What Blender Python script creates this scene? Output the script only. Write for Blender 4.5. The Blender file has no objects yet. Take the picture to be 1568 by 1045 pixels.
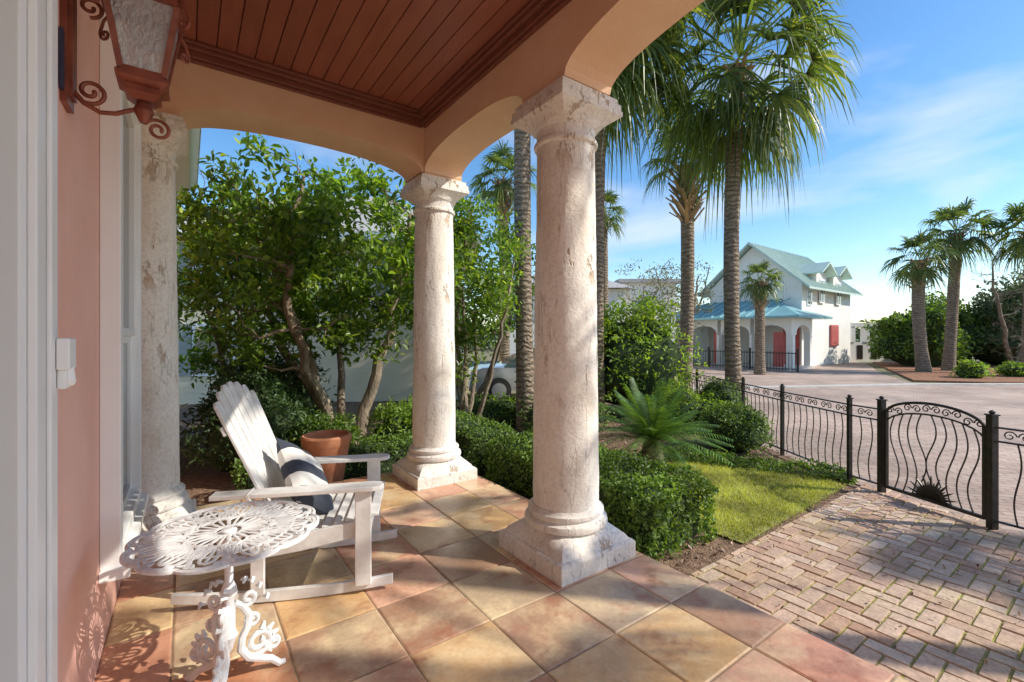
import bpy, math, random
import numpy as np
from mathutils import Vector, Matrix, noise
random.seed(7); RNG=np.random.default_rng(11)
S=bpy.context.scene
TH=math.radians(35.5)
CU,SU=math.cos(TH),math.sin(TH)
def H(u,v,z=0): return Vector((u*CU-v*SU,u*SU+v*CU,z))
GZ=-0.2
# ---------------------------------------------------------------- materials
def newmat(name):
    m=bpy.data.materials.new(name); m.use_nodes=True
    nt=m.node_tree; b=nt.nodes['Principled BSDF']; return m,nt,b
def N(nt,t,**k):
    n=nt.nodes.new(t)
    for a,b in k.items(): setattr(n,a,b)
    return n
def ramp(nt,fac,stops,interp='LINEAR'):
    r=N(nt,'ShaderNodeValToRGB'); r.color_ramp.interpolation=interp
    el=r.color_ramp.elements
    while len(el)<len(stops): el.new(0.5)
    for e,(p,c) in zip(el,stops):
        e.position=p; e.color=(c[0],c[1],c[2],1) if hasattr(c,'__len__') else (c,c,c,1)
    nt.links.new(fac,r.inputs[0]); return r.outputs[0]
def tex(nt,kind='noise',scale=5,detail=3,rough=.55,stretch=(1,1,1),coord='Object',rot=0):
    tc=N(nt,'ShaderNodeTexCoord'); mp=N(nt,'ShaderNodeMapping'); mp.inputs['Scale'].default_value=stretch
    mp.inputs['Rotation'].default_value=(0,0,rot)
    nt.links.new(tc.outputs[coord],mp.inputs[0])
    if kind=='noise':
        n=N(nt,'ShaderNodeTexNoise'); n.inputs['Scale'].default_value=scale; n.inputs['Detail'].default_value=detail; n.inputs['Roughness'].default_value=rough
        o=n.outputs['Fac']
    elif kind=='voronoi':
        n=N(nt,'ShaderNodeTexVoronoi'); n.inputs['Scale'].default_value=scale; o=n.outputs['Distance']
    nt.links.new(mp.outputs[0],n.inputs['Vector']); return o
def mix(nt,a,b,f,mode='MIX'):
    m=N(nt,'ShaderNodeMix',data_type='RGBA',blend_type=mode)
    for s,v in ((0,f),(6,a),(7,b)):
        if isinstance(v,bpy.types.NodeSocket): nt.links.new(v,m.inputs[s])
        elif s==0: m.inputs[s].default_value=v
        else: m.inputs[s].default_value=(v[0],v[1],v[2],1)
    return m.outputs[2]
def bump(nt,b,h,strength=.3,dist=.01):
    n=N(nt,'ShaderNodeBump'); n.inputs['Strength'].default_value=strength; n.inputs['Distance'].default_value=dist
    nt.links.new(h,n.inputs['Height']); nt.links.new(n.outputs[0],b.inputs['Normal'])
def simple(name,c1,c2,scale=6,rough=.6,bs=.2,bd=.005,stretch=(1,1,1),bscale=None,metal=0,island=0,lo=.35,hi=.65):
    m,nt,b=newmat(name)
    n=tex(nt,'noise',scale,3,.6,stretch)
    col=ramp(nt,n,[(lo,c1),(hi,c2)])
    if island:
        g=N(nt,'ShaderNodeNewGeometry')
        r=ramp(nt,g.outputs['Random Per Island'],[(0,1-island),(1,1+island*.6)])
        col=mix(nt,col,r,1,'MULTIPLY')
    nt.links.new(col,b.inputs['Base Color'])
    b.inputs['Roughness'].default_value=rough; b.inputs['Metallic'].default_value=metal
    if bs: bump(nt,b,tex(nt,'noise',bscale or scale*4,2,.6,stretch),bs,bd)
    return m
def leafmat(name,dark,light,trans=.35,scale=1.2,rough=.45,yellow=None):
    m,nt,b=newmat(name)
    g=N(nt,'ShaderNodeNewGeometry')
    stops=[(0,dark),(.85,light)]
    if yellow: stops.append((1,yellow))
    c=ramp(nt,g.outputs['Random Per Island'],stops)
    n=tex(nt,'noise',scale,1)
    sh=ramp(nt,n,[(.35,.7),(.65,1.35)])
    c=mix(nt,c,sh,1,'MULTIPLY')
    nt.links.new(c,b.inputs['Base Color']); b.inputs['Roughness'].default_value=rough
    if trans>.1:
        t=N(nt,'ShaderNodeBsdfTranslucent')
        c2=mix(nt,c,(2.1,2.0,.7),1,'MULTIPLY'); nt.links.new(c2,t.inputs['Color'])
        ms=N(nt,'ShaderNodeMixShader'); ms.inputs[0].default_value=trans
        nt.links.new(b.outputs[0],ms.inputs[1]); nt.links.new(t.outputs[0],ms.inputs[2])
        nt.links.new(ms.outputs[0],nt.nodes['Material Output'].inputs['Surface'])
    return m

M={}
M['white']=simple('white_paint',(.88,.88,.87),(.91,.91,.90),5,.4,0)
M['chairwhite']=simple('weathered_white_paint',(.72,.70,.66),(.88,.87,.84),9,.5,.3,.003,(1,1,1),40,island=.08)
M['stucco']=simple('peach_stucco',(.82,.54,.34),(.87,.61,.41),2.5,.85,.5,.006,(1,1,1),60)
M['pink']=simple('pink_stucco',(.80,.45,.36),(.85,.51,.42),2.5,.85,.5,.006,(1,1,1),60)
M['ceil']=simple('red_brown_boards',(.29,.092,.055),(.35,.115,.07),3,.45,.15,.002,(4,.6,1),30,island=.1)
M['trim']=simple('brown_trim',(.20,.068,.044),(.24,.082,.054),5,.4,0)
M['iron']=simple('dark_iron',(.022,.02,.018),(.05,.04,.034),14,.45,0,metal=.3)
M['rust']=simple('rust_red_iron',(.20,.055,.035),(.32,.10,.06),12,.38,.2,.002,metal=.3)
M['navy']=simple('navy_metal',(.02,.03,.07),(.03,.04,.09),10,.4,0)
M['shutter']=simple('grey_green_shutter',(.30,.34,.32),(.36,.40,.38),10,.5,0)
M['grout']=simple('grout',(.30,.21,.14),(.44,.33,.22),8,.9,0)
M['mulch']=simple('mulch',(.15,.085,.05),(.34,.22,.14),22,.95,1,.03,(1,1,1),60)
M['mulchred']=simple('pine_mulch',(.26,.11,.055),(.44,.22,.12),16,.95,1,.03,(1,1,1),60)
M['soil']=simple('ground_soil',(.16,.13,.07),(.26,.24,.12),3,.95,0)
M['bark']=simple('bark',(.15,.11,.075),(.34,.27,.19),9,.9,1,.02,(1,1,.35),30)
M['lawnbase']=simple('lawn_base',(.22,.23,.07),(.34,.34,.10),8,.95,0)
M['terra']=simple('terracotta',(.50,.19,.09),(.62,.28,.15),6,.75,.3,.004)
M['greenroof']=simple('pale_green_metal_roof',(.46,.58,.50),(.54,.66,.58),2,.4,0,metal=.1)
M['tealroof']=simple('teal_metal_roof',(.20,.42,.45),(.26,.50,.52),2,.4,0,metal=.1)
M['houseWhite']=simple('white_render',(.82,.79,.72),(.87,.85,.79),1.2,.8,0)
M['red']=simple('coral_red_paint',(.50,.10,.09),(.58,.14,.12),4,.5,0)
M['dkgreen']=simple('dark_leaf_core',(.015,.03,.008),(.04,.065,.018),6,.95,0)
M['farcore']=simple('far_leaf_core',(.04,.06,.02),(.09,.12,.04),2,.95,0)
M['grey']=simple('grey_shingle',(.34,.32,.30),(.48,.46,.43),9,.8,0)
M['concrete']=simple('concrete',(.50,.46,.40),(.62,.58,.52),4,.85,.3,.005)
M['castwhite']=simple('cast_white_paint',(.68,.68,.67),(.88,.88,.87),18,.45,.5,.003,(1,1,1),60)
M['rubber']=simple('rubber',(.02,.02,.02),(.03,.03,.03),5,.8,0)
M['silver']=simple('silver_car_paint',(.68,.70,.72),(.72,.74,.76),2,.25,0,metal=.4)
def glassmat():
    m,nt,b=newmat('window_glass')
    b.inputs['Base Color'].default_value=(.10,.13,.14,1); b.inputs['Roughness'].default_value=.03
    b.inputs['Specular IOR Level'].default_value=1.0; b.inputs['IOR'].default_value=1.9
    return m
M['glass']=glassmat()
def lampglass():
    m,nt,b=newmat('seeded_glass')
    b.inputs['Base Color'].default_value=(.66,.70,.74,1); b.inputs['Roughness'].default_value=.06; b.inputs['IOR'].default_value=1.8
    bump(nt,b,tex(nt,'noise',70,2,.6,(1,1,.6)),1,.012)
    t=N(nt,'ShaderNodeBsdfTransparent'); t.inputs[0].default_value=(.95,.95,.95,1)
    ms=N(nt,'ShaderNodeMixShader'); ms.inputs[0].default_value=.5
    nt.links.new(b.outputs[0],ms.inputs[1]); nt.links.new(t.outputs[0],ms.inputs[2]); nt.links.new(ms.outputs[0],nt.nodes['Material Output'].inputs['Surface'])
    return m
M['lampglass']=lampglass()
def palmbark():
    m,nt,b=newmat('palm_bark')
    n=tex(nt,'noise',7,4,.7,(1,1,4)); w=N(nt,'ShaderNodeTexWave',wave_type='BANDS',bands_direction='Z')
    tc=N(nt,'ShaderNodeTexCoord'); nt.links.new(tc.outputs['Object'],w.inputs['Vector'])
    w.inputs['Scale'].default_value=3.2; w.inputs['Distortion'].default_value=6; w.inputs['Detail'].default_value=2; w.inputs['Detail Scale'].default_value=2.5
    c=ramp(nt,n,[(.3,(.13,.095,.065)),(.55,(.30,.23,.16)),(.75,(.42,.34,.25))])
    sh=ramp(nt,w.outputs['Fac'],[(0,.6),(.5,1.1)])
    c=mix(nt,c,sh,1,'MULTIPLY'); nt.links.new(c,b.inputs['Base Color']); b.inputs['Roughness'].default_value=.95
    bump(nt,b,mix(nt,n,w.outputs['Fac'],.5),1,.05); return m
M['palmbark']=palmbark()
def siding():
    m,nt,b=newmat('cream_siding')
    tc=N(nt,'ShaderNodeTexCoord'); sp=N(nt,'ShaderNodeSeparateXYZ'); nt.links.new(tc.outputs['Object'],sp.inputs[0])
    mt=N(nt,'ShaderNodeMath',operation='MULTIPLY'); mt.inputs[1].default_value=7; nt.links.new(sp.outputs[2],mt.inputs[0])
    fr=N(nt,'ShaderNodeMath',operation='FRACT'); nt.links.new(mt.outputs[0],fr.inputs[0])
    c=ramp(nt,tex(nt,'noise',2),[(.3,(.86,.76,.54)),(.7,(.90,.81,.62))]); nt.links.new(c,b.inputs['Base Color'])
    b.inputs['Roughness'].default_value=.6; bump(nt,b,fr.outputs[0],1,.02); return m
M['cream']=siding()
def stonemat():
    m,nt,b=newmat('coquina_stone')
    n1=tex(nt,'noise',2.6,4,.65,(1,1,.45)); c=ramp(nt,n1,[(.3,(.70,.61,.50)),(.45,(.83,.77,.68)),(.7,(.90,.87,.81))])
    n2=tex(nt,'noise',9,4,.7,(1,1,.4))
    pit=ramp(nt,n2,[(.59,0),(.65,1)])
    n5=tex(nt,'noise',1.7,1,.5,(1,1,1)); area=ramp(nt,n5,[(.47,0),(.60,1)])
    pa=mix(nt,pit,area,1,'MULTIPLY')
    c=mix(nt,c,(.50,.34,.21),mix(nt,pa,(.8,.8,.8),1,'MULTIPLY'))
    n3=tex(nt,'noise',1.5,4,.6,(2.4,2.4,.4))
    cr=ramp(nt,n3,[(.492,0),(.5,.65),(.508,0)])
    c=mix(nt,c,(.42,.36,.30),cr)
    n6=tex(nt,'noise',42,3,.75); sp=ramp(nt,n6,[(.35,.85),(.55,1.03)])
    c=mix(nt,c,sp,1,'MULTIPLY')
    nt.links.new(c,b.inputs['Base Color']); b.inputs['Roughness'].default_value=.85
    hh=mix(nt,ramp(nt,pa,[(0,1),(1,0)]),n6,.35)
    bump(nt,b,hh,.8,.018); return m
M['stone']=stonemat()
def tilemat():
    m,nt,b=newmat('saltillo_tile')
    g=N(nt,'ShaderNodeNewGeometry')
    base=ramp(nt,g.outputs['Random Per Island'],[(0,(.56,.25,.13)),(.15,(.70,.44,.21)),(.3,(.46,.28,.18)),(.45,(.78,.55,.29)),(.6,(.64,.32,.20)),(.75,(.54,.40,.26)),(.88,(.78,.46,.31))],'CONSTANT')
    off=N(nt,'ShaderNodeTexCoord')
    cmb=N(nt,'ShaderNodeCombineXYZ'); ml=N(nt,'ShaderNodeMath',operation='MULTIPLY'); ml.inputs[1].default_value=37; nt.links.new(g.outputs['Random Per Island'],ml.inputs[0]); nt.links.new(ml.outputs[0],cmb.inputs[2])
    va=N(nt,'ShaderNodeVectorMath',operation='ADD'); nt.links.new(off.outputs['Object'],va.inputs[0]); nt.links.new(cmb.outputs[0],va.inputs[1])
    def nz(s,d,r):
        n=N(nt,'ShaderNodeTexNoise'); n.inputs['Scale'].default_value=s; n.inputs['Detail'].default_value=d; n.inputs['Roughness'].default_value=r; nt.links.new(va.outputs[0],n.inputs['Vector']); return n.outputs['Fac']
    n=nz(2.8,5,.62); c=mix(nt,base,(.84,.66,.40),ramp(nt,n,[(.46,0),(.66,.8)]))
    n2=nz(4.4,5,.65); c=mix(nt,c,(.38,.15,.08),ramp(nt,n2,[(.53,0),(.71,.85)]))
    n4=tex(nt,'noise',40,2,.6); c=mix(nt,c,ramp(nt,n4,[(.3,.9),(.7,1.06)]),1,'MULTIPLY')
    nt.links.new(c,b.inputs['Base Color'])
    r=ramp(nt,n2,[(.3,.16),(.7,.34)]); nt.links.new(r,b.inputs['Roughness'])
    bump(nt,b,mix(nt,n,n4,.3),.3,.01); return m
M['tile']=tilemat()
def pavermat():
    m,nt,b=newmat('clay_paver')
    g=N(nt,'ShaderNodeNewGeometry')
    base=ramp(nt,g.outputs['Random Per Island'],[(0,(.46,.28,.19)),(.3,(.58,.40,.29)),(.55,(.66,.49,.37)),(.8,(.50,.31,.22)),(1,(.70,.55,.43))])
    n=tex(nt,'noise',1.5,3,.6); c=mix(nt,base,(.44,.38,.18),ramp(nt,n,[(.5,0),(.72,.35)]))
    n3=tex(nt,'noise',6,4,.7); c=mix(nt,c,ramp(nt,n3,[(.35,.78),(.6,1.05)]),1,'MULTIPLY')
    n2=tex(nt,'noise',35,3,.7); c=mix(nt,c,ramp(nt,n2,[(.3,.78),(.7,1.15)]),1,'MULTIPLY')
    nt.links.new(c,b.inputs['Base Color']); b.inputs['Roughness'].default_value=.85; bump(nt,b,n2,.6,.008); return m
M['paver']=pavermat()
M['moss']=simple('mossy_joint_sand',(.27,.22,.13),(.36,.36,.08),5,.95,0)
def roadmat():
    m,nt,b=newmat('brick_road')
    tc=N(nt,'ShaderNodeTexCoord'); mp=N(nt,'ShaderNodeMapping'); mp.inputs['Rotation'].default_value=(0,0,.4); nt.links.new(tc.outputs['Object'],mp.inputs[0])
    br=N(nt,'ShaderNodeTexBrick'); nt.links.new(mp.outputs[0],br.inputs['Vector'])
    br.inputs['Color1'].default_value=(.46,.31,.24,1); br.inputs['Color2'].default_value=(.57,.43,.34,1); br.inputs['Mortar'].default_value=(.30,.24,.18,1)
    br.inputs['Scale'].default_value=1; br.inputs['Brick Width'].default_value=.22; br.inputs['Row Height'].default_value=.11; br.inputs['Mortar Size'].default_value=.010
    n=tex(nt,'noise',.5,5,.65); c=mix(nt,br.outputs[0],ramp(nt,n,[(.35,.68),(.65,1.12)]),1,'MULTIPLY')
    nt.links.new(c,b.inputs['Base Color']); b.inputs['Roughness'].default_value=.85; return m
M['road']=roadmat()
def pillowmat():
    m,nt,b=newmat('striped_fabric')
    tc=N(nt,'ShaderNodeTexCoord'); sp=N(nt,'ShaderNodeSeparateXYZ'); nt.links.new(tc.outputs['Object'],sp.inputs[0])
    a=N(nt,'ShaderNodeMath',operation='MULTIPLY_ADD'); a.inputs[1].default_value=5.4; a.inputs[2].default_value=10.25; nt.links.new(sp.outputs[0],a.inputs[0])
    f=N(nt,'ShaderNodeMath',operation='FRACT'); nt.links.new(a.outputs[0],f.inputs[0])
    c=ramp(nt,f.outputs[0],[(0,(.05,.06,.085)),(.48,(.82,.80,.74))],'CONSTANT'); nt.links.new(c,b.inputs['Base Color'])
    b.inputs['Roughness'].default_value=.95; bump(nt,b,tex(nt,'noise',220,2),.4,.003); return m
M['pillow']=pillowmat()
M['fan']=leafmat('palm_frond',(.055,.09,.024),(.13,.19,.05),.35,.8,.4,(.26,.28,.08))
M['fandark']=leafmat('dry_frond',(.24,.16,.085),(.40,.29,.16),.2)
M['treeleaf']=leafmat('glossy_tree_leaf',(.06,.125,.02),(.18,.29,.04),.42,.9,.35,(.36,.46,.08))
M['hedgeleaf']=leafmat('boxwood_leaf',(.06,.12,.022),(.155,.25,.045),.32,2,.5,(.24,.34,.06))
M['darkleaf']=leafmat('dark_shrub_leaf',(.04,.08,.03),(.085,.145,.05),.25,1.5,.4)
M['limeleaf']=leafmat('lime_shrub_leaf',(.12,.21,.03),(.25,.37,.05),.4,1.5,.5,(.36,.48,.08))
M['sago']=leafmat('sago_leaf',(.06,.13,.03),(.14,.25,.05),.25,2,.35)
M['grass']=leafmat('grass_blades',(.26,.29,.07),(.46,.48,.13),.3,2,.6,(.58,.54,.22))
M['farleaf']=leafmat('distant_foliage',(.09,.13,.045),(.19,.25,.08),.05,.3,.6)
M['olive']=leafmat('olive_foliage',(.16,.18,.06),(.34,.34,.11),.05,.3,.6)
M['chip']=leafmat('bark_chips',(.14,.085,.05),(.40,.27,.18),0.05)

# ---------------------------------------------------------------- mesh builder
def grp(name,loc=(0,0,0),rz=0):
    e=bpy.data.objects.new(name,None); e.empty_display_size=.2; e.location=loc; e.rotation_euler=(0,0,rz)
    S.collection.objects.link(e); return e
class MB:
    def __init__(s): s.v=[];s.f=[];s.m=[]
    def add(s,vs,fs,mi=0):
        o=len(s.v); s.v.extend([tuple(x) for x in vs]); s.f.extend([tuple(i+o for i in f) for f in fs]); s.m.extend([mi]*len(fs))
    def box(s,x0,x1,y0,y1,z0,z1,mi=0,T=None):
        vs=[Vector((x,y,z)) for z in (z0,z1) for y in (y0,y1) for x in (x0,x1)]
        if T is not None: vs=[T@v for v in vs]
        s.add(vs,[(0,2,3,1),(4,5,7,6),(0,1,5,4),(2,6,7,3),(0,4,6,2),(1,3,7,5)],mi)
    def beam(s,p0,p1,w,t,wd=(0,1,0),mi=0,w1=None):
        p0=Vector(p0);p1=Vector(p1);d=(p1-p0).normalized();wd=Vector(wd);wd=(wd-d*wd.dot(d)).normalized();n=d.cross(wd)
        w1=w if w1 is None else w1; vs=[]
        for p,ww in((p0,w),(p1,w1)):
            for a,b in((-1,-1),(1,-1),(1,1),(-1,1)): vs.append(p+wd*ww*.5*a+n*t*.5*b)
        s.add(vs,[(3,2,1,0),(4,5,6,7),(0,1,5,4),(1,2,6,5),(2,3,7,6),(3,0,4,7)],mi)
    def tube(s,pts,r,n=8,mi=0,cap=True,closed=False,flat=None):
        P=[Vector(p) for p in pts]; L=len(P)
        R=[r]*L if not hasattr(r,'__len__') else list(r)
        t0=(P[1]-P[0]).normalized(); a=Vector((0,0,1)) if abs(t0.z)<.9 else Vector((1,0,0)); nn=(a-t0*a.dot(t0)).normalized()
        vs=[]
        for i in range(L):
            if closed: t=P[(i+1)%L]-P[i-1]
            else: t=P[min(i+1,L-1)]-P[max(i-1,0)]
            if t.length<1e-9: t=t0
            t=t.normalized(); nn=nn-t*nn.dot(t)
            nn=nn.normalized() if nn.length>1e-6 else t.orthogonal().normalized()
            b=t.cross(nn)
            for k in range(n):
                q=2*math.pi*k/n; off=(nn*math.cos(q)+b*math.sin(q))*R[i]
                if flat: off.z*=flat
                vs.append(P[i]+off)
        fs=[]
        for i in range(L if closed else L-1):
            j=(i+1)%L
            for k in range(n): fs.append((i*n+k,i*n+(k+1)%n,j*n+(k+1)%n,j*n+k))
        if cap and not closed: fs.append(tuple(range(n))[::-1]); fs.append(tuple((L-1)*n+k for k in range(n)))
        s.add(vs,fs,mi)
    def lathe(s,prof,n=32,c=(0,0,0),mi=0,T=None):
        vs=[];
        for (r,z) in prof:
            for k in range(n):
                q=2*math.pi*k/n; v=Vector((c[0]+r*math.cos(q),c[1]+r*math.sin(q),c[2]+z)); vs.append(T@v if T else v)
        fs=[(i*n+k,i*n+(k+1)%n,(i+1)*n+(k+1)%n,(i+1)*n+k) for i in range(len(prof)-1) for k in range(n)]
        fs.append(tuple(range(n))[::-1]); fs.append(tuple((len(prof)-1)*n+k for k in range(n)))
        s.add(vs,fs,mi)
    def loft_sq(s,prof,mi=0,n=10,c=(0,0,0)):
        vs=[];K=n*4
        for (h,z,q) in prof:
            for k in range(K):
                a=2*math.pi*k/K; ca,sa=math.cos(a),math.sin(a); m=max(abs(ca),abs(sa)); rr=h*((1-q)+q/m)
                vs.append((c[0]+rr*ca,c[1]+rr*sa,c[2]+z))
        fs=[(i*K+k,i*K+(k+1)%K,(i+1)*K+(k+1)%K,(i+1)*K+k) for i in range(len(prof)-1) for k in range(K)]
        fs.append(tuple(range(K))[::-1]); fs.append(tuple((len(prof)-1)*K+k for k in range(K)))
        s.add(vs,fs,mi)
    def strip(s,up,lo,y0,y1,mi=0):
        n=len(up); vs=[]
        for y in (y0,y1):
            vs+= [(p[0],y,p[1]) for p in up]+[(p[0],y,p[1]) for p in lo]
        o=2*n; fs=[]
        for i in range(n-1):
            fs+=[(i,i+1,n+i+1,n+i),(o+i+1,o+i,o+n+i,o+n+i+1),(i+1,i,o+i,o+i+1),(n+i,n+i+1,o+n+i+1,o+n+i)]
        fs+=[(0,n,o+n,o),(n-1,o+n-1,o+2*n-1,2*n-1)]
        s.add(vs,fs,mi)
    def poly(s,vs,mi=0): s.add(vs,[tuple(range(len(vs)))],mi)
    def obj(s,name,mats,parent=None,smooth=False,bevel=0,loc=(0,0,0),rot=(0,0,0),angle=40):
        me=bpy.data.meshes.new(name); me.from_pydata(s.v,[],s.f)
        for m in mats: me.materials.append(m)
        me.polygons.foreach_set('material_index',s.m)
        if smooth: me.polygons.foreach_set('use_smooth',[True]*len(s.f))
        me.update(); ob=bpy.data.objects.new(name,me); S.collection.objects.link(ob)
        ob.location=loc; ob.rotation_euler=rot
        if parent: ob.parent=parent
        if smooth:
            try: me.set_sharp_from_angle(angle=math.radians(angle))
            except Exception: pass
        if bevel:
            b=ob.modifiers.new('bevel','BEVEL'); b.width=bevel; b.segments=2; b.limit_method='ANGLE'
        return ob
def npmesh(name,V,F,mat,parent=None):
    me=bpy.data.meshes.new(name); V=np.asarray(V,dtype=np.float32); F=np.asarray(F,dtype=np.int32)
    me.vertices.add(len(V)); me.vertices.foreach_set('co',V.ravel()); k=F.shape[1]
    me.loops.add(F.size); me.loops.foreach_set('vertex_index',F.ravel())
    me.polygons.add(len(F)); me.polygons.foreach_set('loop_start',np.arange(0,F.size,k,dtype=np.int32))
    try: me.polygons.foreach_set('loop_total',np.full(len(F),k,dtype=np.int32))
    except Exception: pass
    me.materials.append(mat); me.update(calc_edges=True); me.validate()
    ob=bpy.data.objects.new(name,me); S.collection.objects.link(ob)
    if parent: ob.parent=parent
    return ob
def nrm(a): return a/np.maximum(np.linalg.norm(a,axis=1,keepdims=True),1e-9)
def leaves(name,P,ln,wd,mat,parent=None,bias=None,upb=.9,lv=.35):
    n=len(P); d=RNG.normal(size=(n,3)); 
    if bias is not None: d=nrm(d)+bias
    d=nrm(d); r=RNG.normal(size=(n,3))*.6+np.array([0,0,upb]); s=nrm(np.cross(d,r)); nn=np.cross(s,d)
    L=ln*(1-lv+2*lv*RNG.random((n,1))); W=wd*(1-lv+2*lv*RNG.random((n,1)))
    b=P-d*L*.5; t=b+d*L-nn*L*.12
    l1=b+d*L*.3-s*W*.48+nn*W*.15; l2=b+d*L*.68-s*W*.4+nn*W*.12
    r1=b+d*L*.3+s*W*.48+nn*W*.15; r2=b+d*L*.68+s*W*.4+nn*W*.12
    V=np.stack([b,l1,l2,t,r2,r1],1).reshape(-1,3)
    i=np.arange(n)[:,None]*6
    F=np.concatenate([i+np.array([[0,3,2,1]]),i+np.array([[0,5,4,3]])],0)
    return npmesh(name,V,F,mat,parent)
def clumps(cs,rad,per,flat=.75):
    cs=np.asarray(cs); k=len(cs); r=rad*(.6+.8*RNG.random((k,1,1)))
    o=RNG.normal(size=(k,per,3)); o=o/np.linalg.norm(o,axis=2,keepdims=True)*(RNG.random((k,per,1))**.45)
    o[:,:,2]*=flat
    return (cs[:,None,:]+o*r).reshape(-1,3)
def shrub(name,c,rad,n,ln,wd,mat,lump=.2,core=.82,coremat='dkgreen',lf=1.6,filt=None):
    g=grp(name,c); c=np.array(c); rad=np.array(rad)
    d=nrm(RNG.normal(size=(n,3))); d[:,2]=np.where(d[:,2]<-.5,-d[:,2],d[:,2])
    sd=random.random()*50
    rr=np.array([1+lump*2*noise.noise(Vector(q)*lf+Vector((sd,0,0)))+lump*.8*noise.noise(Vector(q)*lf*3+Vector((sd,0,0))) for q in d])[:,None]
    P=d*rad*rr*(.80+.26*RNG.random((n,1)))
    P=P[(P[:,2]+c[2])>GZ+.01]
    if filt is not None:
        P=P[np.array([filt(q+c) for q in P])]
    leaves('foliage',P,ln,wd,mat,g,bias=nrm(P)*.7)
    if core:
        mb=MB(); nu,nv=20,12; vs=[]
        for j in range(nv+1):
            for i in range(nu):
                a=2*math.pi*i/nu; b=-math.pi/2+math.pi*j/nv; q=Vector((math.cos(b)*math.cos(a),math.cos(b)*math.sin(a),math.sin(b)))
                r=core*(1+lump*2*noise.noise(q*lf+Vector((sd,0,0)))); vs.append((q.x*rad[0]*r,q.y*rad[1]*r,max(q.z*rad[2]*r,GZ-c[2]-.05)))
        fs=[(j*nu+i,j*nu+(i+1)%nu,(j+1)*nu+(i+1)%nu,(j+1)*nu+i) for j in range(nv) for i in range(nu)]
        mb.add(vs,fs); mb.obj('dark_core',[M[coremat]],g,True)  # solid dark core added inside the leaves to block see-through
    return g

# ---------------------------------------------------------------- ground
FP=[(5.6,1.0),(4.95,2.6),(4.36,3.72),(4.22,4.0),(4.02,4.95),(3.93,5.3),(3.86,6.5),(3.86,7.6),(3.86,9.5),(3.75,12)]
g=MB(); g.poly([(-300,-300,GZ-.02),(300,-300,GZ-.02),(300,300,GZ-.02),(-300,300,GZ-.02)]); g.obj('ground',[M['soil']])
g=MB(); g.poly([(-12,2,GZ-.012),(3.95,2,GZ-.012),(3.9,13.5,GZ-.012),(-12,13.5,GZ-.012)]); g.obj('mulch_bed',[M['mulch']])
g=MB(); rp=[(60,-12),(60,16.2),(14.4,16.2),(16.6,20.4),(22.5,29),(22,36),(14.5,36),(6,19.5),(3.9,14)]+FP[::-1]+[(5.9,-12)]
g.poly([(x+(0.03 if (x,y) in FP else 0),y,GZ-.008) for x,y in rp]); g.obj('brick_road',[M['road']])
# ---------------------------------------------------------------- porch house
house=grp('porch_house',(0,0,0),TH)
def arch_beam(mb,along,s0,s1,a,b,t0,t1,zs,za,zt,mi=0,n=24,ex=2.3):
    xs=[s0]+([a] if a>s0 else [])+[a+(b-a)*(1-math.cos(math.pi*i/n))/2 for i in range(1,n)]+([b] if b<s1 else [])+[s1]
    zz=[]
    for x in xs:
        if x<=a or x>=b: zz.append(zs)
        else:
            q=abs((x-(a+b)/2)/((b-a)/2)); zz.append(zs+(za-zs)*(1-q**ex)**(1/ex))
    vs=[]
    for x,z in zip(xs,zz):
        for t in(t0,t1):
            for h in(z,zt): vs.append((t,x,h) if along=='y' else (x,t,h))
    fs=[]
    for i in range(len(xs)-1):
        o=i*4;p=o+4
        fs+=[(o,p,p+1,o+1),(o+2,o+3,p+3,p+2),(o,o+2,p+2,p),(o+1,p+1,p+3,o+3)]
    e=(len(xs)-1)*4
    fs+=[(0,1,3,2),(e,e+2,e+3,e+1)]
    mb.add(vs,fs,mi)
C1=(2.15,2.37);C2=(2.15,4.45);C3=(-.275,4.40);C4=(2.15,-1.15);C5=(2.15,-4.6)
UI,UO=1.94,2.36; VI,VO=4.24,4.66
ZS,ZA,ZT=3.15,3.33,3.90
b=MB()
arch_beam(b,'y',C1[1],VO,C1[1]+.22,C2[1]-.22,UI,UO,ZS,ZA,ZT)
arch_beam(b,'y',C4[1],C1[1]-.001,C4[1]+.22,C1[1]-.22,UI,UO,ZS,ZA+.08,ZT)
arch_beam(b,'y',C5[1],C4[1]-.001,C5[1]+.22,C4[1]-.22,UI,UO,ZS,ZA+.08,ZT)
b.obj('front_arcade_beam',[M['stucco']],house)
b=MB(); arch_beam(b,'x',-.33,UI-.001,-.05,UI-.03,VI,VO,ZS,ZA+.0,ZT); b.obj('side_arch_beam',[M['stucco']],house)
b=MB()
for (u,v) in (C1,C2,C3,C4,C5): b.box(u-.215,u+.215,v-.215,v+.215,3.118,ZS-.001)
b.obj('piers',[M['stucco']],house,bevel=.004)
b=MB(); u=-.33; 
while u<UI-.01:
    w=min(.128,UI-u); b.box(u+.003,u+w-.003,-5.0,VI,3.705,3.73); u+=.128
b.obj('ceiling_boards',[M['ceil']],house,bevel=.004)
b=MB(); b.box(-.6,2.75,-5.2,5.05,3.90,4.05); b.box(-.4,UI+.1,-5.0,VI+.1,3.735,3.75); b.obj('roof_deck',[M['trim']],house)
b=MB()
for (p,z0,z1) in ((.035,3.575,3.60),(.055,3.60,3.645),(.09,3.645,3.675),(.11,3.675,3.704)):
    b.box(UI-p,UI-.001,-5,VI-p,z0,z1); b.box(-.33+p,UI-p-.001,VI-p,VI-.001,z0,z1); b.box(-.329,-.33+p,-5,VI-.001,z0,z1)
b.obj('crown_moulding',[M['trim']],house,bevel=.006)
b=MB(); b.lathe([(.075,0),(.085,.01),(.08,.03),(.05,.035)],24,(1.05,1.6,3.665)); b.obj('recessed_ceiling_light',[M['white']],house,True)
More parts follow.
